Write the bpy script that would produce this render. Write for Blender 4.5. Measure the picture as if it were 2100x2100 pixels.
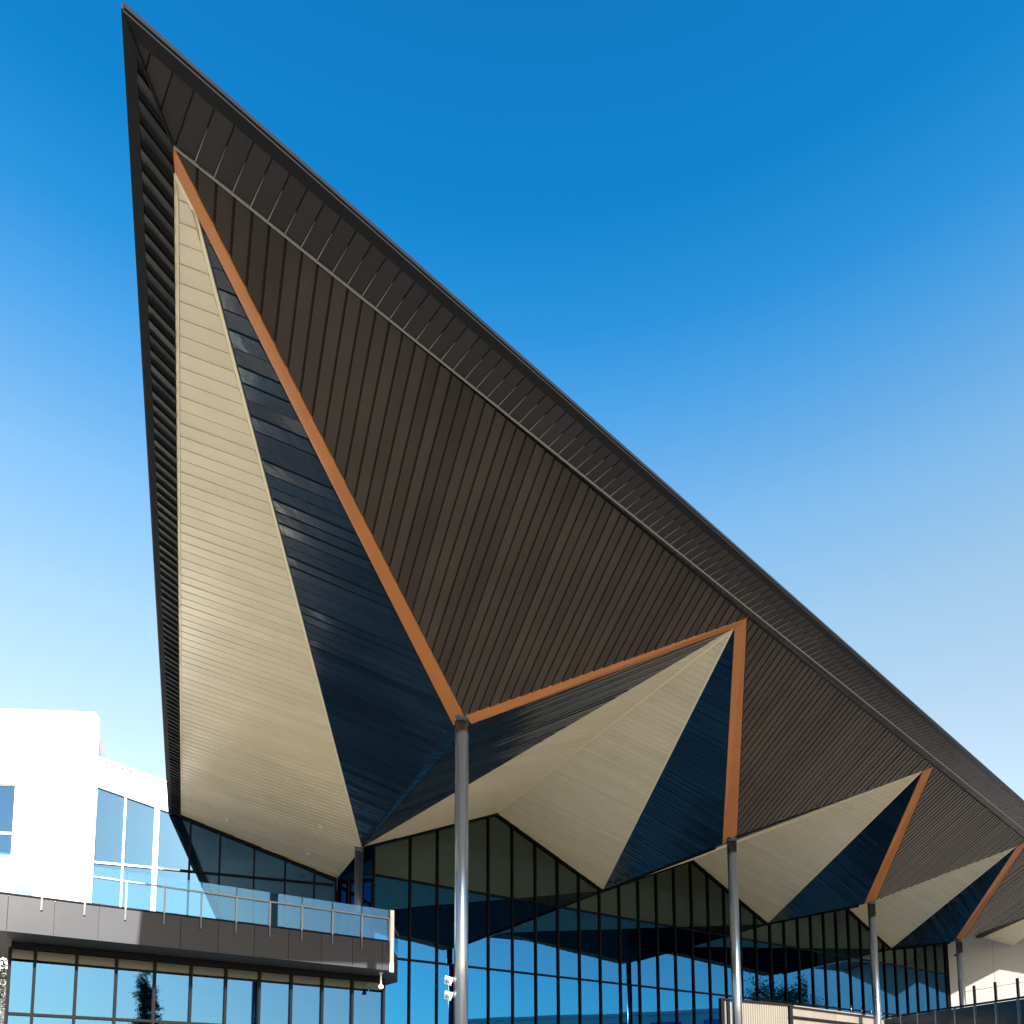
import bpy, bmesh, math, random
from mathutils import Vector, Matrix, noise
R = math.radians
random.seed(7)
for o in list(bpy.data.objects): bpy.data.objects.remove(o)
sc = bpy.context.scene
COL = sc.collection

# ------------------------------------------------------------------ camera
cam_d = bpy.data.cameras.new('camera'); cam = bpy.data.objects.new('camera', cam_d); COL.objects.link(cam)
TH, RO = R(5.551), R(0.2165)
fwd = Vector((0, math.cos(TH), math.sin(TH))); up0 = Vector((0, -math.sin(TH), math.cos(TH))); r0 = Vector((1, 0, 0))
rc = math.cos(RO)*r0 - math.sin(RO)*up0; uc = math.sin(RO)*r0 + math.cos(RO)*up0
m = Matrix((rc, uc, -fwd)).transposed().to_4x4(); m.translation = Vector((0, 0, 1.6))
cam.matrix_world = m
cam_d.sensor_width = 36; cam_d.lens = 36*1543/2100; cam_d.shift_y = (2127.04-1050)/2100
cam_d.clip_start = 0.05; cam_d.clip_end = 6000
sc.camera = cam

# ------------------------------------------------------------------ sky and sun
SUN_B, SUN_E = 155.2, 25.5          # bearing (from +Y towards +X) and elevation
to_sun = Vector((math.sin(R(SUN_B))*math.cos(R(SUN_E)), math.cos(R(SUN_B))*math.cos(R(SUN_E)), math.sin(R(SUN_E))))
w = bpy.data.worlds.new('World'); sc.world = w; w.use_nodes = True
wn, wl = w.node_tree.nodes, w.node_tree.links
sky = wn.new('ShaderNodeTexSky'); sky.sky_type = 'NISHITA'; sky.sun_disc = False
sky.sun_elevation = R(SUN_E); sky.sun_rotation = R(SUN_B)
sky.altitude = 0; sky.air_density = 1.0; sky.dust_density = 1.0; sky.ozone_density = 1.0
# clear-air tint by height: whitish towards the horizon, deep blue overhead, the same all the way round
geo = wn.new('ShaderNodeTexCoord'); sep = wn.new('ShaderNodeSeparateXYZ'); ramp = wn.new('ShaderNodeValToRGB')
wl.new(geo.outputs['Generated'], sep.inputs[0]); wl.new(sep.outputs[2], ramp.inputs[0])
stops = [(0.0, (.41, .36, .29)), (.42, (.41, .36, .288)), (.53, (.365, .38, .32)), (.62, (.265, .365, .36)), (.70, (.115, .305, .375)), (.75, (.035, .255, .36)), (.80, (.010, .212, .33)), (1.0, (.006, .15, .28))]
while len(ramp.color_ramp.elements) > 1: ramp.color_ramp.elements.remove(ramp.color_ramp.elements[0])
ramp.color_ramp.elements[0].position = stops[0][0]; ramp.color_ramp.elements[0].color = (*stops[0][1], 1)
for p_, c_ in stops[1:]:
    e_ = ramp.color_ramp.elements.new(p_); e_.color = (*c_, 1)
vm = wn.new('ShaderNodeVectorMath'); vm.operation = 'MULTIPLY'; wl.new(sky.outputs[0], vm.inputs[0]); wl.new(ramp.outputs[0], vm.inputs[1])
vs_ = wn.new('ShaderNodeVectorMath'); vs_.operation = 'SCALE'; vs_.inputs[3].default_value = 2.5; wl.new(vm.outputs[0], vs_.inputs[0])
wl.new(vs_.outputs[0], wn['Background'].inputs[0])
wn['Background'].inputs[1].default_value = 0.093
sd = bpy.data.lights.new('sun', 'SUN'); sd.energy = 4.5; sd.angle = R(0.53); sd.color = (1, 0.94, 0.85)
so = bpy.data.objects.new('sun', sd); COL.objects.link(so)
so.rotation_euler = (-to_sun).to_track_quat('-Z', 'Y').to_euler(); so.location = (0, -30, 40)
sc.view_settings.view_transform = 'Standard'; sc.view_settings.look = 'None'
sc.view_settings.exposure = 2.1; sc.view_settings.gamma = 1; sc.view_settings.use_curve_mapping = False
sc.cycles.use_denoising = True
sc.cycles.max_bounces = 10; sc.cycles.diffuse_bounces = 5; sc.cycles.glossy_bounces = 5; sc.cycles.transparent_max_bounces = 12

# ------------------------------------------------------------------ materials
def mat(name, col, rough=0.5, metal=0.0, var=0.0, grain=0.0, gscale=8.0, bump=0.0, bscale=60.0, spec=0.5, coat=0.0, stretch=(1, 1, 1)):
    mt = bpy.data.materials.new(name); mt.use_nodes = True
    n, l = mt.node_tree.nodes, mt.node_tree.links
    b = n['Principled BSDF']
    b.inputs['Roughness'].default_value = rough; b.inputs['Metallic'].default_value = metal
    b.inputs['Specular IOR Level'].default_value = spec; b.inputs['Coat Weight'].default_value = coat
    b.inputs['Base Color'].default_value = (*col, 1)
    src = None
    tc = n.new('ShaderNodeTexCoord'); mp = n.new('ShaderNodeMapping'); mp.inputs['Scale'].default_value = stretch
    l.new(tc.outputs['Object'], mp.inputs[0])
    val = None
    if var:
        oi = n.new('ShaderNodeObjectInfo')
        mr = n.new('ShaderNodeMapRange'); mr.inputs[3].default_value = 1-var; mr.inputs[4].default_value = 1+var
        l.new(oi.outputs['Random'], mr.inputs[0]); val = mr.outputs[0]
    if grain:
        nz = n.new('ShaderNodeTexNoise'); nz.inputs['Scale'].default_value = gscale; nz.inputs['Detail'].default_value = 6; nz.inputs['Roughness'].default_value = 0.65
        l.new(mp.outputs[0], nz.inputs[0])
        mr = n.new('ShaderNodeMapRange'); mr.inputs[1].default_value = 0.25; mr.inputs[2].default_value = 0.75
        mr.inputs[3].default_value = 1-grain; mr.inputs[4].default_value = 1+grain
        l.new(nz.outputs[0], mr.inputs[0])
        if val is None: val = mr.outputs[0]
        else:
            mu = n.new('ShaderNodeMath'); mu.operation = 'MULTIPLY'; l.new(val, mu.inputs[0]); l.new(mr.outputs[0], mu.inputs[1]); val = mu.outputs[0]
        rr = n.new('ShaderNodeMapRange'); rr.inputs[3].default_value = max(0.02, rough*0.8); rr.inputs[4].default_value = min(1, rough*1.25)
        l.new(nz.outputs[0], rr.inputs[0]); l.new(rr.outputs[0], b.inputs['Roughness'])
    if val is not None:
        mx = n.new('ShaderNodeMix'); mx.data_type = 'RGBA'; mx.blend_type = 'MULTIPLY'; mx.inputs[0].default_value = 1
        mx.inputs[6].default_value = (*col, 1); l.new(val, mx.inputs[7]); l.new(mx.outputs[2], b.inputs['Base Color'])
    if bump:
        nb = n.new('ShaderNodeTexNoise'); nb.inputs['Scale'].default_value = bscale; nb.inputs['Detail'].default_value = 3
        l.new(mp.outputs[0], nb.inputs[0])
        bp = n.new('ShaderNodeBump'); bp.inputs['Strength'].default_value = bump; bp.inputs['Distance'].default_value = 0.02
        l.new(nb.outputs[0], bp.inputs['Height']); l.new(bp.outputs[0], b.inputs['Normal'])
    return mt

def glass(name, gloss_col, trans_col, fac, wav=0.0, wscale=0.6):
    mt = bpy.data.materials.new(name); mt.use_nodes = True
    n, l = mt.node_tree.nodes, mt.node_tree.links
    n.remove(n['Principled BSDF']); out = n['Material Output']
    g = n.new('ShaderNodeBsdfGlossy'); g.inputs['Color'].default_value = (*gloss_col, 1); g.inputs['Roughness'].default_value = 0.0
    t = n.new('ShaderNodeBsdfTransparent'); t.inputs['Color'].default_value = (*trans_col, 1)
    mx = n.new('ShaderNodeMixShader'); mx.inputs[0].default_value = fac
    l.new(t.outputs[0], mx.inputs[1]); l.new(g.outputs[0], mx.inputs[2]); l.new(mx.outputs[0], out.inputs[0])
    if wav:
        tc = n.new('ShaderNodeTexCoord'); nz = n.new('ShaderNodeTexNoise'); nz.inputs['Scale'].default_value = wscale; nz.inputs['Detail'].default_value = 1
        l.new(tc.outputs['Object'], nz.inputs[0])
        bp = n.new('ShaderNodeBump'); bp.inputs['Strength'].default_value = wav; bp.inputs['Distance'].default_value = 0.02
        l.new(nz.outputs[0], bp.inputs['Height']); l.new(bp.outputs[0], g.inputs['Normal'])
    return mt

M = {}
M['beige'] = mat('beige_metal_panel', (0.64, 0.55, 0.378), 0.30, 0, 0.045, 0.07, 0.9, 0.06, 10)
M['beige_trim'] = mat('beige_flashing', (0.76, 0.65, 0.43), 0.35, 0, 0, 0.04, 2)
M['navy'] = mat('navy_gloss_panel', (0.0055, 0.016, 0.031), 0.15, 0, 0.25, 0.2, 1.2, 0.30, 3.0, spec=0.45)
M['brown'] = mat('dark_bronze_panel', (0.041, 0.0335, 0.028), 0.40, 0, 0.16, 0.20, 0.9, 0.08, 9, spec=0.12)
M['edgebrown'] = mat('dark_edge_plank', (0.029, 0.0245, 0.0215), 0.40, 0, 0.14, 0.16, 0.9, 0.08, 9, spec=0.2)
M['char'] = mat('charcoal_panel', (0.012, 0.0118, 0.0125), 0.42, 0, 0.15, 0.12, 1.5, 0.05, 12, spec=0.14)
M['gap'] = mat('joint_shadow_sheet', (0.012, 0.011, 0.010), 0.8, 0, 0, 0.1, 3)
M['seam'] = mat('pale_joint_strip', (0.25, 0.235, 0.21), 0.4, 0, 0.1, 0.05, 3)
M['orange'] = mat('copper_orange_beam', (0.43, 0.145, 0.026), 0.34, 0, 0.05, 0.16, 0.8, 0.04, 9, spec=0.6)
M['steel'] = mat('painted_steel', (0.19, 0.22, 0.26), 0.19, 0.92, 0, 0.06, 3, 0.02, 20, spec=0.5, stretch=(1, 1, 0.15))
M['rail'] = mat('grey_rail_metal', (0.17, 0.18, 0.20), 0.4, 0.2, 0, 0.05, 3)
M['darksteel'] = mat('dark_blue_steel', (0.035, 0.045, 0.07), 0.3, 0.4, 0, 0.1, 3)
M['black'] = mat('black_frame', (0.006, 0.0065, 0.008), 0.55, 0, 0, 0.1, 3, spec=0.05)
M['edge'] = mat('roof_edge_metal', (0.008, 0.010, 0.014), 0.5, 0.0, 0, 0.1, 2, spec=0.08)
M['deck'] = mat('roof_sheet', (0.12, 0.12, 0.125), 0.5, 0.2, 0, 0.1, 1)
M['white'] = mat('white_render', (0.80, 0.79, 0.77), 0.65, 0, 0, 0.04, 0.7, 0.1, 30)
M['whitemetal'] = mat('white_metal', (0.78, 0.77, 0.75), 0.4, 0, 0.02, 0.03, 2)
M['fascia'] = mat('grey_fascia_panel', (0.0235, 0.0265, 0.034), 0.45, 0.0, 0.06, 0.06, 0.8, spec=0.16)
M['soffit'] = mat('dark_soffit_lining', (0.022, 0.022, 0.020), 0.6, 0, 0, 0.1, 2)
M['concrete'] = mat('concrete', (0.40, 0.385, 0.36), 0.8, 0, 0, 0.12, 0.5, 0.2, 20)
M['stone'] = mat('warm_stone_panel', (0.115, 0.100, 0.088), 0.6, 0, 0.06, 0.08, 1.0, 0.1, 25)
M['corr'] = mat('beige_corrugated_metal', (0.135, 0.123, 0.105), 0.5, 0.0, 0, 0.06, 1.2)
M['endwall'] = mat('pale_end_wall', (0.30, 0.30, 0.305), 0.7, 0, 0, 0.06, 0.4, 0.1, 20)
M['paving'] = mat('pale_paving', (0.205, 0.195, 0.18), 0.85, 0, 0, 0.10, 0.25, 0.2, 12)
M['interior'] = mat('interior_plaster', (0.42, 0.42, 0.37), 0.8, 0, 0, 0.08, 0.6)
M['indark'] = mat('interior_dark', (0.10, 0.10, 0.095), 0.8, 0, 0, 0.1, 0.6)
M['bark'] = mat('bark', (0.10, 0.075, 0.05), 0.9, 0, 0, 0.3, 6, 0.6, 30)
M['leaf'] = mat('olive_leaf', (0.055, 0.055, 0.018), 0.6, 0, 0.2, 0.35, 3)
M['leafdk'] = mat('dark_leaf', (0.035, 0.06, 0.03), 0.55, 0, 0.2, 0.35, 3)
M['lampglass'] = mat('lamp_white', (0.85, 0.84, 0.80), 0.3)
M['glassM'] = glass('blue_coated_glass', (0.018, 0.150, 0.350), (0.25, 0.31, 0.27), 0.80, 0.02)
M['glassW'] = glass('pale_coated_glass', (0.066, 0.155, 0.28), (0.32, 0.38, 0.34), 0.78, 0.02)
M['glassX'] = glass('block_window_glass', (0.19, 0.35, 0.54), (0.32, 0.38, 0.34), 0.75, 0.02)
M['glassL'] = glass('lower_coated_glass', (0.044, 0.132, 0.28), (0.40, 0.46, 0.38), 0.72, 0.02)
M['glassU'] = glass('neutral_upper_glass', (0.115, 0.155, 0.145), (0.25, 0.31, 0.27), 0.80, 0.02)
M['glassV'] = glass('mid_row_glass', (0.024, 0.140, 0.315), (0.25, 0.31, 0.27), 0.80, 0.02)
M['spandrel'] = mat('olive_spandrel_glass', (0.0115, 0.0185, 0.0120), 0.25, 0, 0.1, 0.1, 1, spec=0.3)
M['glassB'] = glass('balustrade_glass', (0.16, 0.34, 0.55), (0.74, 0.87, 0.92), 0.16)

# ------------------------------------------------------------------ helpers
def link(name, me, m=None, parent=None):
    o = bpy.data.objects.new(name, me); COL.objects.link(o)
    if m: me.materials.append(M[m] if isinstance(m, str) else m)
    if parent: o.parent = parent
    return o
def mesh(name, vs, fs, m=None, parent=None):
    me = bpy.data.meshes.new(name); me.from_pydata([tuple(v) for v in vs], [], fs); me.update()
    return link(name, me, m, parent)
def tag(o, label, cat, group=None, kind=None):
    if label: o['label'] = label
    if cat: o['category'] = cat
    if group: o['group'] = group
    if kind: o['kind'] = kind
    return o
def thing(name, loc, label, cat, group=None):
    o = bpy.data.objects.new(name, None); COL.objects.link(o); o.empty_display_size = 0.2
    o.location = loc
    tag(o, label, cat, group)
    bpy.context.view_layer.update()
    return o
def part(name, vs, fs, m, parent, root=None):
    """vs are world points; stored relative to the thing's origin"""
    rt = root or parent
    while rt.parent: rt = rt.parent
    off = rt.location if rt.type == 'EMPTY' else Vector((0, 0, 0))
    return mesh(name, [Vector(v)-off for v in vs], fs, m, parent)
def V(*a): return Vector(a)
def plane_normal(poly, towards=None):
    n = Vector((0, 0, 0))
    for i in range(len(poly)):
        a, b = poly[i], poly[(i+1) % len(poly)]
        n += Vector(((a.y-b.y)*(a.z+b.z), (a.z-b.z)*(a.x+b.x), (a.x-b.x)*(a.y+b.y)))
    n.normalize()
    if towards is not None and n.dot(towards) < 0: n = -n
    return n
def clip(poly, axis, c, keep_ge):
    out = []
    f = (lambda p: p.dot(axis)-c) if keep_ge else (lambda p: c-p.dot(axis))
    for i in range(len(poly)):
        a, b = poly[i], poly[(i+1) % len(poly)]
        fa, fb = f(a), f(b)
        if fa >= 0: out.append(a)
        if (fa >= 0) != (fb >= 0): out.append(a+(b-a)*(fa/(fa-fb)))
    return out
def inset(poly, n, w):
    q = list(poly); N = len(poly); ctr = sum(poly, Vector())/N
    for i in range(N):
        a, b = poly[i], poly[(i+1) % N]
        e = (b-a).normalized(); s = n.cross(e)
        if s.dot(ctr-a) < 0: s = -s
        q = clip(q, s, a.dot(s)+w, True)
        if len(q) < 3: return []
    return q
def prism(vs, off0, off1):
    """vs planar polygon; extruded between per-vertex offset lists"""
    N = len(vs)
    P = [v+off0 for v in vs]+[v+o for v, o in zip(vs, off1)]
    F = [list(range(N, 2*N)), list(range(N))[::-1]]
    for i in range(N):
        j = (i+1) % N; F.append([i, j, N+j, N+i])
    return P, F
def planks(parent, name, poly, bearing, pitch, gap, thick, lap, m, phase=0.0, jit=0.0, kmax=1e9, flip=False, count=999):
    """strips of one planar convex polygon, each its own object, hanging below the sheet"""
    n = plane_normal(poly, Vector((0, 0, -1)))
    bx, by = math.sin(R(bearing)), math.cos(R(bearing))
    J = Vector((bx, by, -(n.x*bx+n.y*by)/n.z)).normalized(); K = n.cross(J).normalized()
    ks = [p.dot(K) for p in poly]; k0 = math.floor((min(ks)-phase)/pitch)*pitch+phase; done = 0
    while k0 < max(ks) and done < count:
        q = clip(clip(poly, K, k0+gap/2, True), K, k0+pitch-gap/2, False)
        if len(q) >= 3:
            ar = sum(((q[i]-q[0]).cross(q[i+1]-q[0])).length for i in range(1, len(q)-1))/2
            if ar > 0.002:
                lp = lap*(1+random.uniform(-jit, jit)); th = thick*(1+random.uniform(-.15, .15)*bool(jit))
                offs = []
                for v in q:
                    f = (v.dot(K)-k0)/pitch
                    if flip: f = 1-f
                    offs.append(n*(th+lp*f))
                P, F = prism(q, n*0.001, offs)
                part(name, P, F, m, parent); done += 1
        k0 += pitch
def box_pts(c, ax, ay, az, hx, hy, hz):
    P = []
    for sx in (-1, 1):
        for sy in (-1, 1):
            for sz in (-1, 1): P.append(Vector(c)+ax*(sx*hx)+ay*(sy*hy)+az*(sz*hz))
    return P
BOXF = [[0, 1, 3, 2], [4, 6, 7, 5], [0, 4, 5, 1], [2, 3, 7, 6], [0, 2, 6, 4], [1, 5, 7, 3]]
Z = Vector((0, 0, 1))
def bar(name, a, b, wid, dep, m, parent, out=None):
    a, b = Vector(a), Vector(b); d = (b-a); L = d.length; d.normalize()
    if out is None: out = Vector((0, -1, 0)) if abs(d.y) < .9 else Vector((1, 0, 0))
    sx = d.cross(out).normalized(); sy = sx.cross(d).normalized()
    return part(name, box_pts((a+b)/2, d, sx, sy, L/2, wid/2, dep/2), BOXF, m, parent)
def tube_pts(pts, rads, seg=20, cap=True):
    P, F = [], []
    for i, p in enumerate(pts):
        p = Vector(p)
        d = (Vector(pts[min(i+1, len(pts)-1)])-Vector(pts[max(i-1, 0)])).normalized()
        s = d.cross(Vector((0, 1, 0.01)) if abs(d.y) < .9 else Vector((1, 0, 0))).normalized(); t = s.cross(d)
        for k in range(seg):
            a = 2*math.pi*k/seg; P.append(p+(s*math.cos(a)+t*math.sin(a))*rads[i])
    for i in range(len(pts)-1):
        for k in range(seg):
            a, b = i*seg+k, i*seg+(k+1) % seg; F.append([a, b, b+seg, a+seg])
    if cap: F.append(list(range(seg))[::-1]); F.append([(len(pts)-1)*seg+k for k in range(seg)])
    return P, F
def tube(name, pts, rads, m, parent, seg=20, smooth=True):
    P, F = tube_pts(pts, rads, seg); o = part(name, P, F, m, parent)
    if smooth:
        for f in o.data.polygons: f.use_smooth = len(f.vertices) == 4
    return o

# ------------------------------------------------------------------ surveyed points (metres)
H = 12.0
A = V(-3.645, 6.151, H); B = V(-3.621, 7.147, H); Bi = V(-3.703, 7.367, H)
E0 = V(-11.648, 25.651, H); EL = V(-11.958, 25.386, H); D0 = V(-6.549, 27.457, 10.254)
N0 = V(-3.597, 7.715, 11.924); Q = V(-4.904, 23.963, 10.217); QM = V(-5.26, 25.706, 10.843)
Pn = [B, V(5.024, 15.041, H), V(12.886, 22.041, H), V(20.239, 28.603, H), V(27.95, 35.45, H), V(35.6, 42.2, H)]
Pi = [Bi, V(4.861, 15.364, H), V(12.727, 22.337, H), V(20.110, 29.000, H), V(27.82, 35.75, H), V(35.5, 42.5, H)]
Cn = [None, V(-1.037, 15.193, 9.85), V(6.758, 22.381, 9.85), V(14.455, 29.561, 9.85), V(22.003, 36.387, 9.85), V(29.6, 43.3, 9.85)]
Co = [None, V(-0.976, 15.036, 9.85), V(6.807, 22.012, 9.85), V(14.428, 29.139, 9.85), V(22.003, 35.965, 9.85), V(29.6, 42.9, 9.85)]
Ci = [None, V(-1.223, 15.455, 9.85), V(6.601, 22.804, 9.85), V(14.26, 29.774, 9.85), V(21.95, 36.75, 9.85), V(29.5, 43.7, 9.85)]
C1j = V(-0.851, 15.376, 9.85)
nM = V(0.5356, -0.8445, 0); dM = V(0.8445, 0.5356, 0); pM = V(0, 29.042, 0)
def onM(s, z, off=0.0): return pM+dM*s+nM*off+Z*z
Dn = [QM, V(3.915, 31.525, 10.977), V(12.9, 37.223, 10.927), V(22.028, 43.012, 10.863), V(31.1, 48.77, 10.9), V(40.2, 54.5, 10.9)]
En = [None, V(-0.582, 28.673, 13.256), V(8.5, 34.43, 13.30), V(17.5, 40.14, 13.28), V(26.6, 45.91, 13.28), V(35.7, 51.7, 13.28)]
e48 = V(math.sin(R(48.6)), math.cos(R(48.6)), 0); o48 = V(e48.y, -e48.x, 0)   # along the front edge, outwards
eL = (EL-A).normalized()

# ------------------------------------------------------------------ ground
def ground():
    S = 2500; n = 8; vs, fs = [], []
    for i in range(n+1):
        for j in range(n+1): vs.append((-S+2*S*i/n, -S+2*S*j/n, 0))
    for i in range(n):
        for j in range(n): a = i*(n+1)+j; fs.append([a, a+n+1, a+n+2, a+1])
    o = mesh('ground', vs, fs, 'paving'); tag(o, 'pale paved forecourt ground', None, kind='structure')
ground()

# ------------------------------------------------------------------ canopy
roof = thing('folded_canopy', (-3.6, 6.15, H), 'huge dark pointed canopy with folded beige and navy soffit over glass hall', 'canopy')
TR = 45.0                                   # length of front edge
Aend = A+e48*TR
inR = 0.735                                 # width of the front soffit strip
def sheet(name, poly, up, m, parent):
    n = plane_normal(poly, Vector((0, 0, -1)))
    P, F = prism(poly, -n*up, [n*0.0 for _ in poly]); return part(name, P, F, m, parent)
# top deck, with fascia faces
RB = onM(46, 0, -6)+Z*14.6; LB = V(-13.4, 31, 12.08); R1 = V(-3, 34, 14.6)
def onR(al, out, z=H): return V(A.x, A.y, z)+e48*al+o48*out
Ab = onR(45, -2.9)  # out-of-view setback, shaped to let sun onto the end wall
top = [A+Z*0.05, Aend+Z*0.05, Ab+Z*0.05, RB, R1, LB, EL+Z*0.05]
low_ = [A+Z*0.03, Aend+Z*0.03, Ab+Z*0.03, V(RB.x, RB.y, 13.9), V(R1.x, R1.y, 13.9), LB-Z*.03, EL+Z*0.03]
part('roof_deck', top+low_, [[0, 1, 2], [0, 2, 3], [0, 3, 4], [0, 4, 5], [0, 5, 6], [1, 8, 9, 2], [2, 9, 10, 3], [3, 10, 11, 4], [4, 11, 12, 5], [5, 12, 13, 6]], 'deck', roof)
ev = [onR(45, -2.9), onR(49, -2.9), onR(49, .5), onR(62, .5), onR(62, -9), onR(52, -9), onR(45, -6)]
part('shadow_slab', *prism(ev, V(0, 0, 0), [Z*0.09]*7), 'char', roof)  # unseen slab added to cut the edge of the end wall's sunlit patch
# fascia strips: front and left
def fascia(a, b, out):
    n = out
    P = [a-Z*0.01, b-Z*0.01, b+n*0.02+Z*0.0, a+n*0.02+Z*0.0, a+n*0.02+Z*0.05, b+n*0.02+Z*0.05, b+Z*0.055, a+Z*0.055]
    part('fascia', P, [[0, 1, 2, 3], [3, 2, 5, 4], [4, 5, 6, 7], [0, 3, 4, 7], [1, 6, 5, 2]], 'edge', roof)
oL = V(-eL.y, eL.x, 0)
if oL.dot(V(-1, 0, 0)) < 0: oL = -oL
fascia(A, Aend, o48); fascia(A, EL, oL)
# horizontal strip along the front edge: plain trim, then planks
Bin = B
innerEnd = B+e48*(TR-1)
edge_poly = [A, Aend, innerEnd, B]
es = sheet('edge_soffit', edge_poly, 0.02, 'gap', roof)
tw = 0.13
# mitre: corner points of the trimmed plank field
def line_x(p, d, q, f):
    k = (f.x*(p.y-q.y)-f.y*(p.x-q.x))/(f.y*d.x-f.x*d.y) if abs(f.y*d.x-f.x*d.y) > 1e-9 else 0
    return p+d*k
mit = (B-A).normalized()
A2 = line_x(A-o48*tw, e48, A, mit)
field = [A2, A2+e48*(TR-2), B+e48*(TR-2.3)-V(0, 0, 0), B]
part('edge_trim', *prism([A, Aend, A2+e48*(TR-2), A2], V(0, 0, 0), [Z*-0.028]*4), 'char', roof)
vis = clip(field, e48, A.dot(e48)+33.5, False)
planks(es, 'plank', vis, 138.6, 0.208, 0.016, 0.016, 0.006, 'edgebrown', phase=0.05)
# far continuation outside the view
far = clip(field, e48, A.dot(e48)+33.5, True)
part('plain_soffit', *prism(far, V(0, 0, 0), [Z*-0.02]*len(far)), 'brown', es)
# pale border line, then tapered pale strips painting in the lit seam edges
def strip_quad(name, a, b, wa, wb, perp, th, m, parent):
    P, F = prism([a-perp*wa/2, a+perp*wa/2, b+perp*wb/2, b-perp*wb/2], Z*-0.018, [Z*-th]*4); part(name, P, F, m, parent)
strip_quad('border_strip', B, B+e48*33, 0.015, 0.022, o48, 0.044, 'seam', es)
K = o48.copy()
t0 = (B.dot(e48))
k = math.floor((A.dot(e48)-0.05)/0.208)*0.208+0.05
# joint direction is o48, plank coordinate runs along e48
nn = V(0, 0, -1); J = V(math.sin(R(138.6)), math.cos(R(138.6)), 0); KK = nn.cross(J).normalized()
kb = sorted([B.dot(KK), (B+e48*33).dot(KK)])
kv = math.floor((kb[0]-0.05)/0.208)*0.208+0.05
while kv < kb[1]:
    base = B+e48*((kv-B.dot(KK))/(e48.dot(KK)))
    if (base-B).dot(e48) > 0.02:
        L = random.uniform(0.30, 0.42)
        strip_quad('lit_seam_strip', base, base+o48*L, 0.010, 0.002, e48, 0.028, 'seam', es)
    kv += 0.208
# left strip: lapped dark slats
ls_poly = [A, B, E0, EL]
ls = sheet('side_soffit', ls_poly, 0.02, 'gap', roof)
A3 = line_x(A-oL*0.10, eL, A, mit)
EL3 = EL-oL*0.10
part('edge_trim', *prism([A, A3, EL3, EL], V(0, 0, 0), [Z*-0.034]*4), 'char', roof)
planks(ls, 'slat', [A3, B, E0, EL3], 27, 0.165, 0.03, 0.010, 0.045, 'char', jit=0.2)
# mitre strip
strip_quad('mitre_strip', A+(B-A)*0.12, B, 0.02, 0.02, V(1, 0, 0), 0.05, 'char', es)

# dark folded soffit: flat sliver along the border, then the triangles
ds0 = sheet('dark_soffit', [B, B+e48*42, Pn[4]], 0.02, 'brown', roof)
planks(ds0, 'plank', [B, B+e48*33.3, Pn[4]], 155, 0.2, 0.014, 0.016, 0.006, 'brown')
for i in range(1, 5):
    tri = [Pn[i-1], Co[i], Pn[i]]
    s = sheet('dark_soffit', tri, 0.02, 'gap', roof)
    if i <= 4: planks(s, 'plank', tri, 155, 0.2, 0.030, 0.022, 0.016, 'brown', jit=0.3)
    else: part('plain_soffit', *prism(tri, V(0, 0, 0), [Z*-0.02]*3), 'brown', s)

# beige and navy folds
def fold(kind, poly, bearing, pitch=0.225, detail=True):
    nm = kind+'_fold'
    s = sheet(nm, poly, 0.02, kind, roof)
    n = plane_normal(poly, V(0, 0, -1))
    w = 0.055 if kind == 'beige' else 0.03
    q = inset(poly, n, w)
    if len(q) < 3: return s
    if kind == 'beige':
        N = len(poly)
        for i in range(N):
            a, b = poly[i], poly[(i+1) % N]
            e = (b-a); L = e.length; e.normalize(); si = n.cross(e)
            if si.dot(sum(poly, Vector())/N-a) < 0: si = -si
            part('edge_trim', *prism([a+e*0.02, b-e*0.02, b-e*min(.3, L*.1)+si*(w-.008), a+e*min(.3, L*.1)+si*(w-.008)], n*0.0, [n*0.020]*4), 'beige_trim', s)
    if detail:
        if kind == 'beige': planks(s, 'panel', q, bearing, pitch, 0.004, 0.010, 0.011, 'beige', jit=0.35)
        else: planks(s, 'panel', q, bearing, pitch, 0.003, 0.008, 0.011, 'navy', jit=0.8)
    else: part('plain_panel', *prism(q, n*0.0, [n*0.012]*len(q)), kind, s)
    return s
f1 = fold('beige', [Bi, E0, D0, Q, N0], 84)
fold('navy', [N0, Q, Ci[1]], 88)
fold('navy', [Pi[1], C1j, Q], 96)
# closing pieces behind the first corner
fold('beige', [Q, QM, D0], 84, detail=False); fold('navy', [Pi[1], Q, QM], 96, detail=False)
fold('navy', [Ci[1], C1j, Q], 92)
for i in range(1, 5):
    det = i <= 4
    fold('beige', [Pi[i], Dn[i-1], En[i]], 62, detail=det)
    fold('beige', [Pi[i], En[i], Dn[i]], 85.5, detail=det)
    if i < 4: fold('navy', [Pi[i], Dn[i], Ci[i+1]], 104)
    if i > 1: fold('navy', [Ci[i], Pi[i], Dn[i-1]], 96, detail=False)

# dark drip along the low edge between facade and columns
for i in (1, 2, 3):
    bar('drip_trim', Dn[i]-Z*.03, Dn[i]+(Ci[i+1]-Dn[i])*.955-Z*.03, .03, .10, 'black', roof, Z)
# copper-orange beams
def beam(pts, label=None):
    n = plane_normal(pts, V(0, 0, -1))
    P, F = prism(pts, -n*0.10, [n*0.025]*len(pts)); o = part('ridge_beam', P, F, 'orange', roof)
    bv = o.modifiers.new('bevel', 'BEVEL'); bv.width = 0.012; bv.segments = 2
    return o
beam([B, Bi, Ci[1], Co[1]])
beam([Pn[1], Pi[1], C1j, Co[1]])
for i in (1, 2, 3): beam([Pn[i], Pi[i], Ci[i+1], Co[i+1]])
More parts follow.
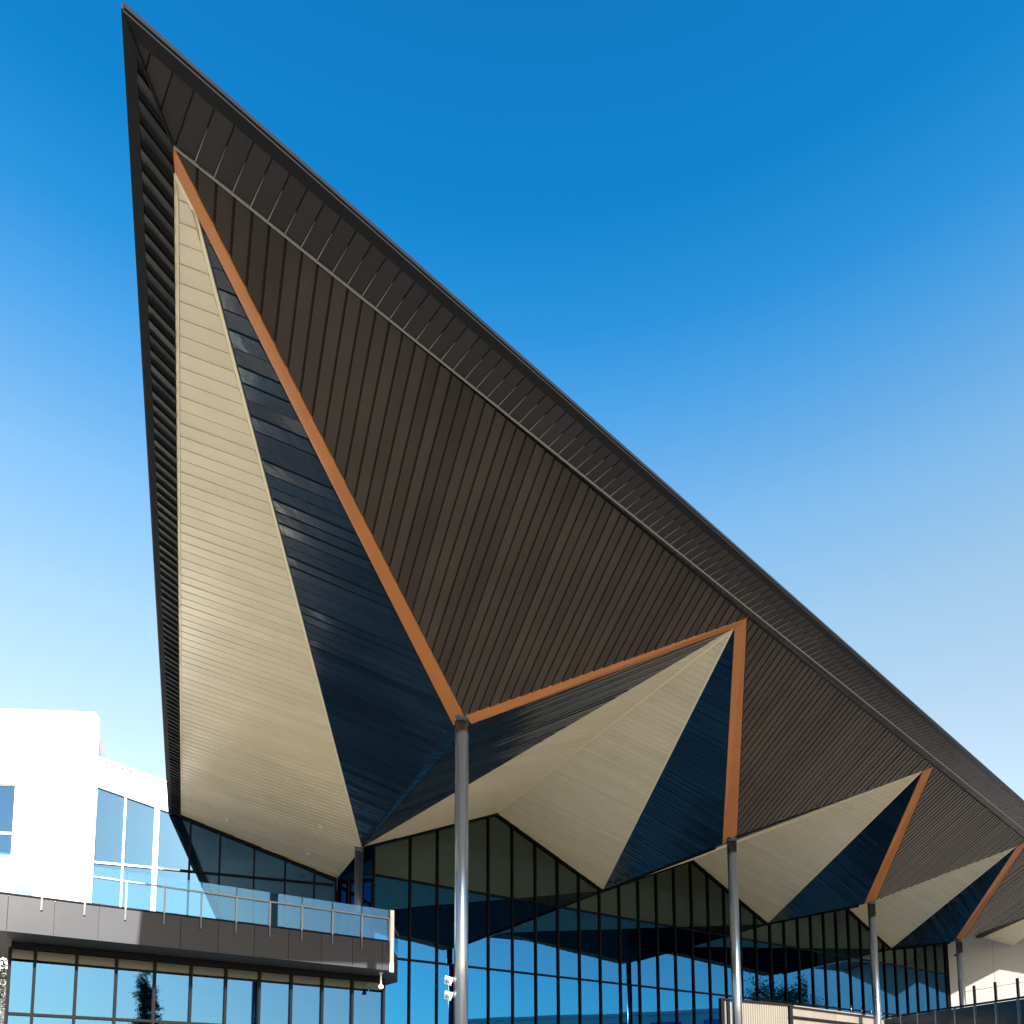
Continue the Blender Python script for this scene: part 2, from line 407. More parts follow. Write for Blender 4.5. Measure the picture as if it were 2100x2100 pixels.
# recessed downlights in the first beige fold and black sensors under the navy folds
def disc_light(p, n, r, m, name, rim='beige_trim'):
    p = Vector(p); P, F = tube_pts([p+n*0.0, p+n*0.03], [r*1.5, r*1.5], 14); part(name+'_ring', P, F, rim, roof)
    P, F = tube_pts([p+n*0.02, p+n*0.036], [r, r], 14); part(name, P, F, m, roof)
n1 = plane_normal([Bi, E0, D0], V(0, 0, -1))
for p in ((-9.711, 24.845, 11.529), (-6.104, 23.301, 10.658), (-7.168, 25.795, 10.652)): disc_light(V(*p)+n1*0.01, n1, 0.05, 'lampglass', 'downlight')

# ------------------------------------------------------------------ columns
def column(p, topz, r, label, m='steel', collar=True, base=0.0):
    t = thing('steel_column', (p.x, p.y, base), label, 'column', 'columns under the canopy')
    tube('shaft', [V(p.x, p.y, base+0.04), V(p.x, p.y, topz-0.06)], [r, r], m, t, 40)
    tube('collar', [V(p.x, p.y, topz-0.10), V(p.x, p.y, topz+0.12)], [r*1.05, r*1.05], 'darksteel', t, 32)
    part('base_plate', box_pts(V(p.x, p.y, base+0.02), V(1, 0, 0), V(0, 1, 0), Z, r*2, r*2, 0.02), BOXF, 'darksteel', t)
    for sx in (-1, 1):
        for sy in (-1, 1):
            tube('bolt', [V(p.x+sx*r*1.6, p.y+sy*r*1.6, base+0.035), V(p.x+sx*r*1.6, p.y+sy*r*1.6, base+0.075)], [0.02, 0.02], 'steel', t, 8)
    return t
labs = ['tall round steel column nearest the camera under first orange beams', 'second steel column from the left beside the corrugated wall',
        'third steel column in front of the plain stone wall', 'farthest steel column at the end of the glass hall']
for i in range(1, 5): column(Cn[i], 9.85, 0.145, labs[i-1])
column(V(-5.02, 24.12, 0), 10.16, 0.14, 'dark navy column behind the balcony at the soffit corner', 'darksteel', base=6.66)

# ------------------------------------------------------------------ glass walls
def wall_bays(t, P, ss, zs, ztop, mats, mull_out, depth=0.16, mw=0.06, breaks=(), tr_m='black', skip_first_row=0):
    """P(s, z, off) -> point.  ss mullion stations, zs transom heights, ztop(s) upper edge"""
    th = 0.024
    for i in range(len(ss)-1):
        a, b = ss[i]+mw/2, ss[i+1]-mw/2
        rows = [0.0]+list(zs)+[99]
        brk = [x for x in breaks if a < x < b]
        for r in range(len(rows)-1):
            z0, z1 = rows[r]+(mw/2 if r else 0), rows[r+1]-mw/2
            st = [a]+brk+[b]
            up = [(s, min(z1, ztop(s)-0.05)) for s in st]
            if max(u[1] for u in up) <= z0+0.03: continue
            # cut where the top dips below this row
            pl = [(a, z0), (b, z0)]+up[::-1]
            # clip polygon at z >= z0
            q = []
            for k in range(len(pl)):
                p_, n_ = pl[k], pl[(k+1) % len(pl)]
                if p_[1] >= z0-1e-6: q.append(p_)
                if (p_[1] >= z0-1e-6) != (n_[1] >= z0-1e-6):
                    f = (z0-p_[1])/(n_[1]-p_[1]); q.append((p_[0]+(n_[0]-p_[0])*f, z0))
            if len(q) < 3: continue
            jx = random.uniform(-.0022, .0022); jz = random.uniform(-.0012, .0012); zc = (z0+min(z1, 14))/2; scn = (a+b)/2
            vs = [P(s, z, (s-scn)*jx+(z-zc)*jz) for s, z in q]
            Pp, Ff = prism(vs, -mull_out*th, [mull_out*0.0]*len(vs)); part('pane', Pp, Ff, mats[r], t)
    for i, s in enumerate(ss):
        part('mullion', box_pts(P(s, ztop(s)/2, 0), (P(1, 0, 0)-P(0, 0, 0)).normalized(), mull_out, Z, mw/2, depth/2, ztop(s)/2-0.02), BOXF, tr_m, t)
    return
# main hall wall
hall = thing('hall_glass_wall', onM(-5.8, 0), 'long dark-framed reflective glass wall under the canopy', 'glass wall')
sD = [(d-pM).dot(dM) for d in Dn]; sE = [None]+[(d-pM).dot(dM) for d in En[1:]]
knots = []
for i in range(0, 5):
    knots.append((sD[i], Dn[i].z)); knots.append((sE[i+1], En[i+1].z))
knots.append((sD[5], Dn[5].z))
def ztopM(s):
    if s <= knots[0][0]: return knots[0][1]+ (s-knots[0][0])*0.3
    for (a, za), (b, zb) in zip(knots, knots[1:]):
        if a <= s <= b: return za+(zb-za)*(s-a)/(b-a)
    return knots[-1][1]
ss = [-5.775]+[-4.371+1.1*k for k in range(0, 34)]
ss = [s for s in ss if s < 32.0]+[32.16]
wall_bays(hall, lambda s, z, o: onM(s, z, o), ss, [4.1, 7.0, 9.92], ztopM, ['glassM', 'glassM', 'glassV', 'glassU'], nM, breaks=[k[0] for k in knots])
for z in (4.1, 7.0): bar('transom', onM(-5.775, z, 0.03), onM(32.16, z, 0.03), 0.06, 0.10, 'black', hall, nM)
for (a, za), (b, zb) in zip(knots, knots[1:]):
    if a > 32: continue
    b2 = min(b, 32.1); zb2 = ztopM(b2)
    bar('head_frame', onM(a, za-0.05, 0.04), onM(b2, zb2-0.05, 0.04), 0.10, 0.12, 'black', hall, nM)
segs = [(-5.775, sD[0]+2.2)]
zz = 9.92
s = -5.7
while s < 32:
    s2 = s
    while s2 < 32 and ztopM(s2) > zz+0.12: s2 += 0.05
    if s2-s > 0.3: bar('transom', onM(s, zz, 0.03), onM(min(s2, 32.1), zz, 0.03), 0.05, 0.10, 'black', hall, nM)
    s = s2+0.1
# rooms behind the glass
def struct(name, vs, fs, m): return tag(mesh(name, vs, fs, m), None, None, kind='structure')
def slab(name, poly, z0, z1, m):
    P, F = prism([V(p[0], p[1], z0) for p in poly], V(0, 0, 0), [Z*(z1-z0)]*len(poly)); return struct(name, P, F, m)
def xy(v): return (v.x, v.y)
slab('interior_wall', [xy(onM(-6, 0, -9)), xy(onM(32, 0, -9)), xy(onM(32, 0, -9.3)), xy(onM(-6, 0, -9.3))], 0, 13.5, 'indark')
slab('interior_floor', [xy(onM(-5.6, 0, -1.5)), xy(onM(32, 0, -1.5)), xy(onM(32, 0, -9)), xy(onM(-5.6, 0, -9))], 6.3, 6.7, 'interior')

# upper left wing
bW = V(0.9426, 0.3338, 0).normalized(); nW = V(0.3338, -0.9426, 0).normalized()
def onW(s, z, o=0.0): return V(E0.x, E0.y, 0)+bW*s+nW*o+Z*z
sD0 = 5.41
def ztopW(s): return 12.0-0.3228*s if s > 0 else 12.0-0.266*s
wing = thing('wing_glass_wall', onW(-2.82, 6.66), 'upper glass wall with raking top between white block and beige soffit', 'glass wall')
ssW = [-2.66, -1.749, -0.752, 0.334, 1.323, 2.487, 3.566, 4.605, 5.38]
# panes start at deck level: shift heights
zb = 6.66
def PW(s, z, o): return onW(s, z+zb, o)
th = .024
for i in range(len(ssW)-1):
    a, b = ssW[i]+.03, ssW[i+1]-.03
    for z0, z1 in ((6.9, 7.9), (7.96, 9.97), (10.03, 99)):
        brk = [0.0] if a < 0 < b else []
        up = [(s_, min(z1, ztopW(s_)-0.06)) for s_ in [a]+brk+[b]]
        if min(u[1] for u in up) < z0+.05:
            up = [(u[0], max(u[1], z0+.001)) for u in up]
            if max(u[1] for u in up) < z0+.1: continue
        q = [(a, z0), (b, z0)]+up[::-1]
        j = random.uniform(-.002, .002)
        vs = [onW(s_, z_, (s_-a)*j) for s_, z_ in q]
        P_, F_ = prism(vs, -nW*th, [nW*0]*len(vs)); part('pane', P_, F_, 'glassW', wing)
for i, s_ in enumerate(ssW):
    sunlit_side = s_ < 0  # sun and shade put into frame colour: white before the shadow line, black after
    h = ztopW(s_)
    wd = .16 if abs(s_+.752) < .01 else .06
    part('mullion', box_pts(onW(s_, (zb+h)/2, 0.02), bW, nW, Z, wd/2, .08, (h-zb)/2-.01), BOXF, 'whitemetal' if sunlit_side else 'black', wing)
for z in (7.93, 10.0):
    s1 = 5.3
    bar('transom', onW(-2.66, z, .03), onW(0.05, z, .03), .06, .1, 'whitemetal', wing, nW)
    bar('transom', onW(0.05, z, .03), onW(s1, z, .03), .06, .1, 'black', wing, nW)  # black from here on: the canopy's shade painted as frame colour
bar('sill', onW(-2.66, 6.78, .03), onW(5.38, 6.78, .03), .2, .12, 'black', wing, nW)
bar('head_frame', onW(0, 11.94, .05), onW(sD0, ztopW(sD0)-.06, .05), .10, .12, 'black', wing, nW)
bar('head_frame', onW(-2.66, ztopW(-2.66)-.03, .05), onW(-.30, ztopW(-.30)-.03, .05), .08, .12, 'whitemetal', wing, nW)
# white ribbed parapet above the wing glass
x0, x1 = -2.66, -0.32
k = 0; s_ = x0
while s_ < x1-.02:
    e_ = min(s_+.255, x1)
    pl = [onW(s_+.018, ztopW(s_)+.03, .06), onW(e_-.018, ztopW(e_)+.03, .06), onW(e_-.018, ztopW(e_)+.93, .06), onW(s_+.018, ztopW(s_)+.93, .06)]
    P_, F_ = prism(pl, -nW*.1, [nW*0]*4); part('cladding_panel', P_, F_, 'whitemetal', wing); s_ = e_
bar('coping', onW(x0, ztopW(x0)+.96, .0), onW(x1, ztopW(x1)+.96, .0), .07, .3, 'whitemetal', wing, nW)
part('parapet_back', *prism([onW(x0, 11.5, -.10), onW(x1+.3, 11.5, -.10), onW(x1+.3, ztopW(x1)+.9, -.10), onW(x0, ztopW(x0)+.9, -.10)], V(0, 0, 0), [nW*.05]*4), 'gap', wing)
# return glass between wing and hall wall
a, b = V(D0.x, D0.y, 0)+bW*.05, onM(-5.775, 0)
part('return_pane', *prism([V(a.x, a.y, zb), V(b.x, b.y, zb), V(b.x, b.y, 11.7), V(a.x, a.y, 11.2)], V(0, 0, 0), [V(0.01, .01, 0)]*4), 'glassM', wing)
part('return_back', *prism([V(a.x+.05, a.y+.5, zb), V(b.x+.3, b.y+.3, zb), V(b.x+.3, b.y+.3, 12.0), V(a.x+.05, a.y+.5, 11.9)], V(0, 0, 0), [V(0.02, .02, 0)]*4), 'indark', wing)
for f in (0, .33, .66, 1):
    p = a+(b-a)*f; part('mullion', box_pts(V(p.x, p.y, (zb+9.8+.9*f)/2), V(1, 0, 0), V(0, 1, 0), Z, .04, .04, (9.8+.9*f-zb)/2), BOXF, 'black', wing)
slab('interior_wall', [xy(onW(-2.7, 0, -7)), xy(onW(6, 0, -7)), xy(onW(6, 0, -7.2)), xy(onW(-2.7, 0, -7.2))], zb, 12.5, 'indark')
slab('interior_ceiling', [xy(onW(-2.7, 0, -.3)), xy(onW(.4, 0, -.3)), xy(onW(.4, 0, -7)), xy(onW(-2.7, 0, -7))], 11.2, 11.3, 'interior')

# ------------------------------------------------------------------ white block
wb = thing('white_building', (-14.08, 24.3, 0), 'tall white rendered block at far left with one window', 'building')
fb = V(3.057, 0.241, 0).normalized(); fn = V(fb.y, -fb.x, 0); sdv = V(-1.361, 3.381, 0).normalized()
c0 = V(-14.079, 24.3, 0)
L0 = c0-fb*11; wtop = 14.97
# front wall with a window opening built from four pieces
wx0, wx1, wz0, wz1 = -4.4, -2.43, 10.02, 12.47
def onB(s, z, o=0.0): return c0+fb*s+fn*o+Z*z
def wpanel(s0, s1, z0, z1): return part('wall', *prism([onB(s0, z0), onB(s1, z0), onB(s1, z1), onB(s0, z1)], -fn*.35, [fn*0]*4), 'white', wb)
wpanel(-11, wx0, 0, wtop); wpanel(wx1, 0, 0, wtop); wpanel(wx0, wx1, 0, wz0); wpanel(wx0, wx1, wz1, wtop)
part('wall', *prism([V(c0.x, c0.y, 0), V(*(c0+sdv*14)), V(*(c0+sdv*14))+Z*wtop, V(c0.x, c0.y, wtop)], V(-.3, -.1, 0), [V(0.002, 0, 0)]*4), 'white', wb)
part('roof', *prism([V(c0.x-.1, c0.y+.2, wtop-.3), V(L0.x, L0.y+.2, wtop-.3), V(L0.x-4, L0.y+14, wtop-.3), c0+sdv*14+Z*(wtop-.3)], V(0, 0, 0), [Z*.1]*4), 'deck', wb)
win = part('window', *prism([onB(wx0, wz0, -.12), onB(wx1, wz0, -.12), onB(wx1, wz1, -.12), onB(wx0, wz1, -.12)], -fn*.03, [fn*0]*4), 'glassX', wb)
for a, b in (((wx0, wz0), (wx1, wz0)), ((wx0, wz1), (wx1, wz1)), ((wx0, 10.81), (wx1, 10.81)), ((wx0, wz0), (wx0, wz1)), ((wx1, wz0), (wx1, wz1))):
    bar('frame', onB(a[0], a[1], -.1), onB(b[0], b[1], -.1), .07, .06, 'whitemetal', win, fn)
bar('coping', onB(-11, wtop+.03, -.1), onB(.02, wtop+.03, -.1), .06, .4, 'whitemetal', wb, fn)

# ------------------------------------------------------------------ balcony
bal = thing('balcony', onM(-12, 5.8, 3.8), 'long grey balcony with glass balustrade below the canopy point', 'balcony')
def onK(s, z, o=0.0): return onM(s, z, 3.8+o)
sR = -6.74; sLft = -18.6
fl, fr = onK(sLft, 0, -.06), onK(sR, 0, -.06)
dp = [fl, fr, V(-3.75, 24.4, 0), V(-5.0, 26.0, 0), V(-6.5, 27.5, 0), V(-14.0, 24.75, 0)]
part('deck_slab', *prism([V(p.x, p.y, 5.83) for p in dp], V(0, 0, 0), [Z*.8]*6), 'soffit', bal)
part('soffit', *prism([V(p.x, p.y, 5.80) for p in dp], Z*.025, [Z*0]*6), 'soffit', bal)
s_ = -16.276-3*.93
while s_ < sR-.05:
    e_ = min(s_+.93, sR)
    part('fascia_panel', *prism([onK(s_+.006, 5.79), onK(e_-.006, 5.79), onK(e_-.006, 6.645), onK(s_+.006, 6.645)], -nM*.04, [nM*(.0+random.uniform(-.0015, .0015))]*4), 'fascia', bal); s_ = e_
bar('cap', onK(sLft, 6.665, -.03), onK(sR, 6.665, -.03), .035, .12, 'black', bal, nM)
bar('drip_edge', onK(sLft, 5.785, -.0), onK(sR, 5.785, -.0), .02, .05, 'fascia', bal, nM)
ps = [-15.617+.8857*k for k in range(-3, 11)]
for i, s_ in enumerate(ps):
    s_ = min(s_, sR-.04)
    o = part('post', box_pts(onK(s_, 7.0, .03), dM, nM, Z, .018, .03, .36), BOXF, 'rail', bal)
    part('bracket', box_pts(onK(s_, 6.5, .03), dM, nM, Z, .018, .025, .14), BOXF, 'darksteel' , o)
    if i < len(ps)-1:
        e_ = min(ps[i+1], sR-.04)
        part('glass_panel', *prism([onK(s_+.012, 6.70, .0), onK(e_-.012, 6.70, .0), onK(e_-.012, 7.62, .0), onK(s_+.012, 7.62, .0)], -nM*.012, [nM*0]*4), 'glassB', bal)
bar('handrail', onK(sLft, 7.35, .03), onK(sR, 7.35, .03), .035, .035, 'rail', bal, nM)
# end fin, return balustrade
bk = V(-3.75, 24.4, 0)
part('end_fin', *prism([onK(sR+.0, 5.74, .02), onK(sR+.12, 5.74, .02), onK(sR+.12, 7.63, .02), onK(sR, 7.63, .02)], -nM*.05, [nM*0]*4), 'whitemetal', bal)
a = onK(sR+.04, 0, -.1)
for k in range(2):
    p, q = a+(bk-a)*(k*.5+.01), a+(bk-a)*(k*.5+.49)
    part('glass_panel', *prism([V(p.x, p.y, 6.7), V(q.x, q.y, 6.7), V(q.x, q.y, 7.62), V(p.x, p.y, 7.62)], V(0, 0, 0), [dM*.012]*4), 'glassB', bal)
bar('handrail', V(a.x, a.y, 7.35), V(bk.x, bk.y, 7.35), .035, .035, 'rail', bal, dM)
# glass stair guard at the far left
st = thing('stair_guard', onK(-18, 6.66, -1.2), 'sloping glass stair guard above the balcony at left edge', 'stair guard')
g0, g1 = V(-13.9, 16.9, 9.65), V(-11.78, 18.25, 6.78)
part('glass_panel', *prism([g0, g1, g1-Z*.02-dM*.75, g0-Z*.95], V(0, 0, 0), [nM*.012]*4), 'glassB', st)
bar('handrail', g0, g1, .05, .05, 'rail', st, nM)
bar('lower_rail', g0-Z*.16, g1-Z*.02-dM*.12, .03, .03, 'rail', st, nM)

# ------------------------------------------------------------------ lower glass wall
low = thing('lower_glass_wall', onM(-16.2, 0, 2.5), 'pale blue glass wall under the balcony', 'glass wall')
ssL = [-16.217, -15.693, -14.79, -13.884, -12.967, -12.058, -11.143, -10.218, -9.306, -8.372, -7.429, -6.40]
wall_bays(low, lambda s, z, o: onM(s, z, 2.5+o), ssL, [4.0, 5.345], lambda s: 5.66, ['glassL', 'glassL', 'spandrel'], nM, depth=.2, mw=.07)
bar('transom', onM(-16.2, 4.0, 2.53), onM(-6.4, 4.0, 2.53), .07, .12, 'black', low, nM)
bar('head_frame', onM(-16.2, 5.70, 2.53), onM(-6.4, 5.70, 2.53), .16, .16, 'black', low, nM)
ra = onM(-6.4, 0, 2.5)
for k in range(2):
    p, q = ra-nM*(.05+k*1.2), ra-nM*(1.15+k*1.2)
    part('return_pane', *prism([p, q, q+Z*5.6, p+Z*5.6], V(0, 0, 0), [dM*.02]*4), 'glassM', low)
la = onM(-16.217, 0, 2.5)
for k in range(5):
    p, q = la+V(-.12*k*1.2, 1.2*k, 0)+V(0, .05, 0), la+V(-.12*(k+1)*1.2, 1.2*(k+1), 0)
    part('return_pane', *prism([p, q, q+Z*5.6, p+Z*5.6], V(0, 0, 0), [dM*-.02]*4), 'glassW', low)
slab('interior_wall', [xy(onM(-15.5, 0, -3.0)), xy(onM(-6.6, 0, -3.0)), xy(onM(-6.6, 0, -3.2)), xy(onM(-15.5, 0, -3.2))], 0, 5.7, 'interior')
slab('interior_ceiling', [xy(onM(-16, 0, 2.3)), xy(onM(-6.6, 0, 2.3)), xy(onM(-6.6, 0, -3)), xy(onM(-15.4, 0, -3))], 5.60, 5.70, 'interior')
# pendant lamp in the lower room
pl = thing('pendant_lamp', onM(-7.75, 5.55, 2.1), 'pear shaped pendant lamp hanging behind the glass under the balcony', 'lamp')
c = onM(-7.75, 0, 2.1)
tube('cord', [c+Z*5.55, c+Z*5.01], [.012, .012], 'black', pl, 8)
tube('shade', [c+Z*5.03, c+Z*4.94, c+Z*4.84, c+Z*4.76, c+Z*4.72], [.02, .06, .10, .09, .03], 'indark', pl, 16)

# ------------------------------------------------------------------ end wall at the right
ew = thing('end_wall', onM(32.2, 0), 'pale rendered wall closing the far right end of the hall', 'wall')
wd = V(0.80, -0.60, 0); wn_ = V(-0.6, -0.8, 0)
pe = onM(32.22, 0)
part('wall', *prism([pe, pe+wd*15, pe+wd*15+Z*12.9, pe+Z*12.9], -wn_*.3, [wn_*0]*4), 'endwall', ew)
for k in range(1, 6):
    part('joint', box_pts(pe+wd*(k*2.4)+Z*6.4, wd, wn_, Z, .008, .004, 6.4), BOXF, 'stone', ew)

# ------------------------------------------------------------------ podium at the right
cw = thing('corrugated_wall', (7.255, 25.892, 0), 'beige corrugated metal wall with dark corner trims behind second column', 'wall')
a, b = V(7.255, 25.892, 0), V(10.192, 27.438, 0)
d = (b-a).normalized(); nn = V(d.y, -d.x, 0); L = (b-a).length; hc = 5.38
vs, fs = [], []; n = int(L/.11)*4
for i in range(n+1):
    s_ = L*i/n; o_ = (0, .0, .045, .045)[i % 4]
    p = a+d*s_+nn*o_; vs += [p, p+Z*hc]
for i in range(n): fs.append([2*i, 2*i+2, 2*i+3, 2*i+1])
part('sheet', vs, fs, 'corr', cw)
bar('corner_trim', a+nn*.03, a+nn*.03+Z*(hc+.06), .14, .14, 'black', cw, nn)
bar('corner_trim', a+d*.28+nn*.05, a+d*.28+nn*.05+Z*hc, .13, .06, 'black', cw, nn)
bar('corner_trim', b+nn*.03, b+nn*.03+Z*(hc+.02), .16, .14, 'black', cw, nn)
bar('cap', a+Z*(hc+.03)+nn*.02, b+Z*(hc+.03)+nn*.02, .07, .16, 'black', cw, nn)
part('top', *prism([a+Z*hc, b+Z*hc, b+Z*hc-nn*2.6, a+Z*hc+V(.34, .94, 0)*2.6], V(0, 0, 0), [Z*.05]*4), 'concrete', cw)
sd_ = V(.34, .94, 0)
part('side', *prism([a, a+sd_*2.6, a+sd_*2.6+Z*hc, a+Z*hc], V(0, 0, 0), [d*.03]*4), 'stone', cw)
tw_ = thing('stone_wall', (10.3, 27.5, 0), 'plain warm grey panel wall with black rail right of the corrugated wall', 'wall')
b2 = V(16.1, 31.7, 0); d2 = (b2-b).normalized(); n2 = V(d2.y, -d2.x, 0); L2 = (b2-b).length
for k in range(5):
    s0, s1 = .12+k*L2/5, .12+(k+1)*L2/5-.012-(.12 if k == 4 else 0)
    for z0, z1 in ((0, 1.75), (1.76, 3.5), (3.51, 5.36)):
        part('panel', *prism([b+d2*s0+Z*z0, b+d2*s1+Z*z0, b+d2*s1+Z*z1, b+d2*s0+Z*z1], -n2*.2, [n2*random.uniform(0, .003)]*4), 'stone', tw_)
bar('coping', b+d2*.1+Z*5.385, b2+Z*5.385, .04, .3, 'stone', tw_, n2)
bar('rail', b-d2*.15+n2*.08+Z*4.98, b2-d2*.9+n2*.08+Z*4.98, .07, .05, 'black', tw_, n2)
for k in range(4):
    q = b+d2*(.3+k*1.9); bar('rail_bracket', q+Z*4.98, q+n2*.1+Z*4.98, .04, .04, 'black', tw_, Z)
# short posts on the wall coping
for k in range(4):
    q = b+d2*(4.2+k*.75)
    o = thing('rail_post', q+Z*5.405, ['leftmost short pale post on the stone wall coping', 'second short pale post from left on the stone wall coping', 'third short pale post from left on the stone wall coping', 'rightmost short pale post on the stone wall coping'][k], 'post', 'posts on the stone wall')
    tube('shaft', [q+Z*5.405, q+Z*5.72], [.022, .022], 'steel', o, 10); tube('flange', [q+Z*5.406, q+Z*5.42], [.05, .05], 'steel', o, 10)
# dark panel fence on the ramp
fe = thing('panel_fence', (14.1, 27.68, 0), 'dark navy panel fence with grey posts at lower right', 'fence')
f0, f1_ = V(13.95, 28.1, 0), V(16.1, 21.8, 0)
df = (f1_-f0).normalized(); nf = V(df.y, -df.x, 0)
if nf.dot(V(-1, -1, 0)) < 0: nf = -nf
LF = (f1_-f0).length; step = .745; k = 0; s_ = 0.12
while s_ < LF:
    p = f0+df*s_
    tall = s_ > 3.4
    part('post', box_pts(p+Z*(2.5)+nf*.03, df, nf, Z, .028, .03, 2.5), BOXF, 'steel', fe)
    if tall: part('post', box_pts(p+Z*(5.32)+nf*.0, df, nf, Z, .032, .03, .3), BOXF, 'black', fe)
    q0, q1 = p+df*.035, p+df*(step-.035)
    part('panel', *prism([q0+Z*.3, q1+Z*.3, q1+Z*4.95, q0+Z*4.95], V(0, 0, 0), [nf*.012]*4), 'navy', fe)
    s_ += step
bar('top_rail', f0+Z*5.0, f1_+Z*5.0, .06, .08, 'black', fe, nf)
bar('wire', f0+df*3.5+Z*5.47, f1_+Z*5.47, .012, .012, 'steel', fe, nf)

# ------------------------------------------------------------------ small fittings
def bullet_camera(p, aim, label):
    t = thing('security_camera', p, label, 'camera')
    aim = Vector(aim).normalized()
    tube('body', [p-aim*.05, p+aim*.22], [.06, .06], 'lampglass', t, 14)
    tube('hood', [p+aim*.18, p+aim*.25], [.07, .07], 'black', t, 14)
    bar('arm', p-aim*.02, p-aim*.02+V(.18, .12, .02), .05, .05, 'black', t, Z)
bullet_camera(V(21.62, 36.2, 9.10), (-.3, -.8, -.3), 'small white security camera on the farthest column')
def speaker(p, label):
    t = thing('loudspeaker', p, label, 'loudspeaker', 'loudspeakers behind the nearest column')
    a = V(-.45, -.85, -.25).normalized()
    tube('horn', [p-a*.06, p, p+a*.06, p+a*.12], [.045, .055, .085, .115], 'whitemetal', t, 4)
    tube('rim', [p+a*.112, p+a*.128], [.12, .12], 'whitemetal', t, 4)
    tube('throat', [p+a*.124, p+a*.132], [.075, .07], 'rail', t, 4)
    tube('driver', [p-a*.16, p-a*.05], [.05, .055], 'whitemetal', t, 12)
    bar('bracket', p-a*.1, V(-1.0, 15.2, p.z-.02), .03, .03, 'steel', t, Z)
speaker(V(-1.24, 15.22, 4.26), 'upper white horn loudspeaker behind the nearest column'); speaker(V(-1.24, 15.22, 3.95), 'lower white horn loudspeaker behind the nearest column')
dc = thing('dome_camera', (-4.0, 22.72, 5.80), 'white dome camera hanging under the right end of the balcony', 'camera')
tube('stem', [V(-4.0, 22.72, 5.80), V(-4.0, 22.72, 5.42)], [.03, .025], 'lampglass', dc, 12)
tube('dome', [V(-4.0, 22.72, 5.44), V(-4.0, 22.72, 5.40), V(-4.0, 22.72, 5.34), V(-4.0, 22.72, 5.30)], [.03, .075, .08, .04], 'lampglass', dc, 16)
tube('ceiling_plate', [V(-4.0, 22.72, 5.80), V(-4.0, 22.72, 5.785)], [.06, .06], 'lampglass', dc, 14)

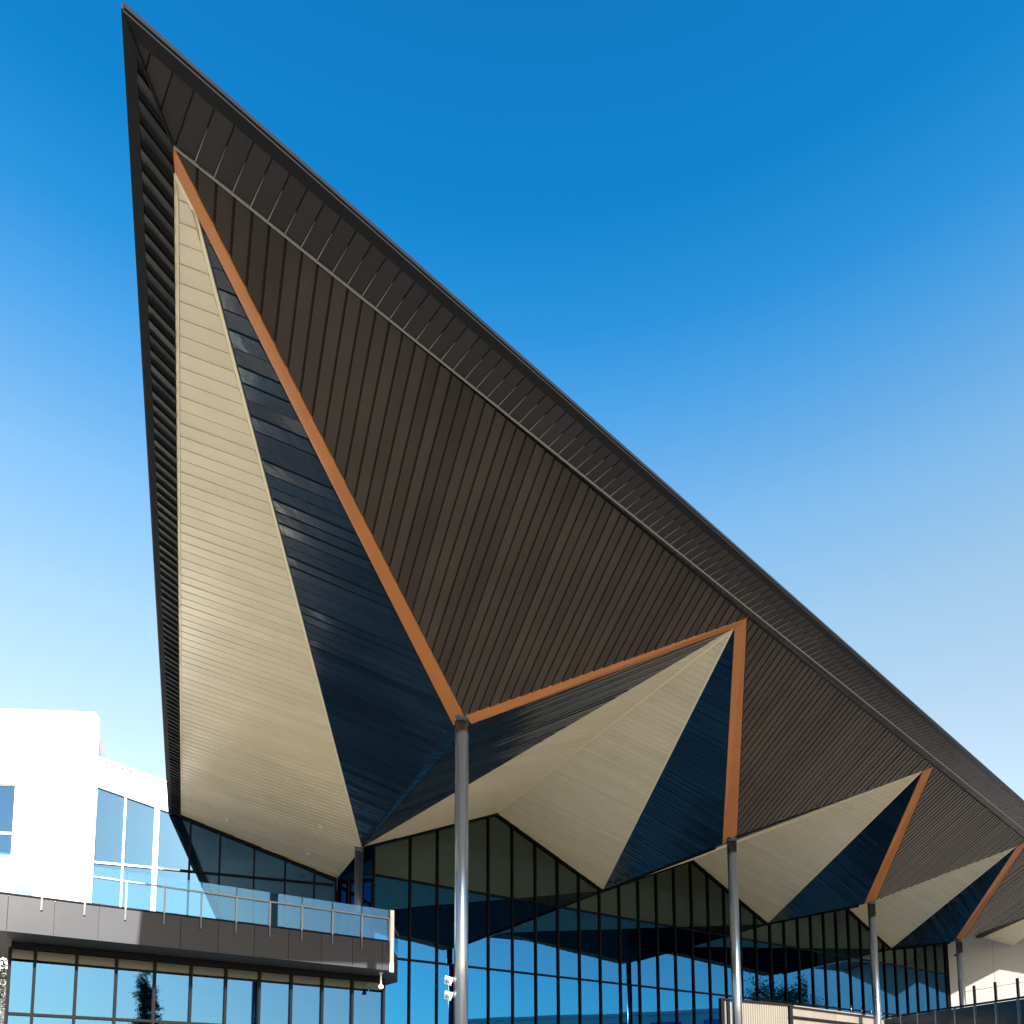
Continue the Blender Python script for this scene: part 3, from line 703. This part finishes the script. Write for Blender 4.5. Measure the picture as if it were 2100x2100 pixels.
# ------------------------------------------------------------------ trees
def tree(name, base, h, crown_r, crown_c, crown_h, leafm, label, nleaf, lsize, cone=False, seed=1):
    rnd = random.Random(seed)
    t = thing(name, base, label, 'tree')
    base = Vector(base); P, F = [], []
    def add(pts, rr, seg=8):
        p, f = tube_pts(pts, rr, seg); o = len(P); P.extend(p); F.extend([[i+o for i in q] for q in f])
    add([base-Z*.1, base+V(.05, .03, h*.3), base+V(-.05, .04, h*.6), base+V(0, 0, h*.9)], [h*.028, h*.02, h*.013, h*.005])
    tips = []
    for i in range(26):
        f = rnd.uniform(.3, .9); a = rnd.uniform(0, 6.28); z0 = base+Z*(h*f)
        rr = crown_r*(1.05-f if cone else rnd.uniform(.5, .9))
        tip = z0+V(math.cos(a)*rr, math.sin(a)*rr, (-.1 if cone else .35)*rr)
        add([z0, (z0+tip)/2+Z*.05*rr, tip], [h*.008, h*.005, h*.002], 5); tips += [tip, (z0+tip)/2]
    part('trunk', P, F, 'bark', t)
    P2, F2 = [], []
    clumps = [tp+V(rnd.gauss(0, .12), rnd.gauss(0, .12), rnd.gauss(0, .12))*crown_r for tp in tips for _ in range(2)]
    if cone: clumps += [base+Z*(h*rnd.uniform(.7, 1.0)) for _ in range(12)]
    for i in range(nleaf):
        c = rnd.choice(clumps); s = crown_r*(.10 if cone else .17)
        p = c+V(rnd.gauss(0, s), rnd.gauss(0, s), rnd.gauss(0, s*.8))
        u = V(rnd.gauss(0, 1), rnd.gauss(0, 1), rnd.gauss(0, 1)).normalized(); v = u.cross(V(rnd.gauss(0, 1), rnd.gauss(0, 1), rnd.gauss(0, 1))).normalized()
        L_, W_ = lsize*rnd.uniform(.6, 1.3), lsize*rnd.uniform(.3, .55); o = len(P2)
        P2 += [p-u*L_*.5, p+v*W_*.5, p+u*L_*.5, p-v*W_*.5]; F2.append([o, o+1, o+2, o+3])
    o = part('crown', P2, F2, leafm, t); o['kind'] = 'stuff'
    return t
tree('garden_tree', (-16.0, 22.0, 0), 7.6, 1.7, 0, 0, 'leaf', 'olive green tree at the left edge beneath the balcony', 12000, .10, seed=3)
tree('conifer', (15, -11, 0), 12.3, 1.9, 0, 0, 'leafdk', 'tall dark conifer reflected in the glass under the balcony', 14000, .16, True, seed=5)
tree('street_tree', (42.8, 34.5, 0), 12.6, 3.0, 0, 0, 'leafdk', 'round dark tree reflected in the hall glass', 14000, .24, seed=8)

# ------------------------------------------------------------------ buildings across the forecourt (seen reflected)
def block(name, base, ax, L, D, Hh, floors, bays, label, m='white'):
    ax = Vector(ax).normalized(); ay = V(-ax.y, ax.x, 0); base = Vector(base)
    t = thing(name, base, label, 'building')
    part('wall', *prism([base, base+ax*L, base+ax*L+ay*D, base+ay*D], V(0, 0, 0), [Z*Hh]*4), m, t)
    part('roof', *prism([base-ax*.3-ay*.3+Z*Hh, base+ax*(L+.3)-ay*.3+Z*Hh, base+ax*(L+.3)+ay*(D+.3)+Z*Hh, base-ax*.3+ay*(D+.3)+Z*Hh], Z*.003, [Z*.45]*4), 'whitemetal', t)
    fh = Hh/floors; bw = L/bays
    for f in range(floors):
        for b_ in range(bays):
            for side in (0, 1):
                o_ = base+ax*(b_*bw+bw*.18)+Z*(f*fh+fh*.28)+(ay*D if side else V(0, 0, 0)); nn_ = ay if side else -ay
                w = part('window', *prism([o_, o_+ax*bw*.64, o_+ax*bw*.64+Z*fh*.52, o_+Z*fh*.52], V(0, 0, 0), [nn_*.03]*4), 'glassM', t)
                bar('sill', o_-Z*.05+nn_*.06, o_-Z*.05+nn_*.06+ax*bw*.64, .08, .14, 'whitemetal', w, nn_)
    return t
block('white_office', (78, 48, 0), (-.12, -1, 0), 62, 14, 14.5, 3, 9, 'long white office building reflected low in the hall glass')
block('low_pavilion', (52, -44, 0), (-.85, -.5, 0), 40, 12, 6.5, 1, 8, 'low pale pavilion reflected under the balcony', 'concrete')
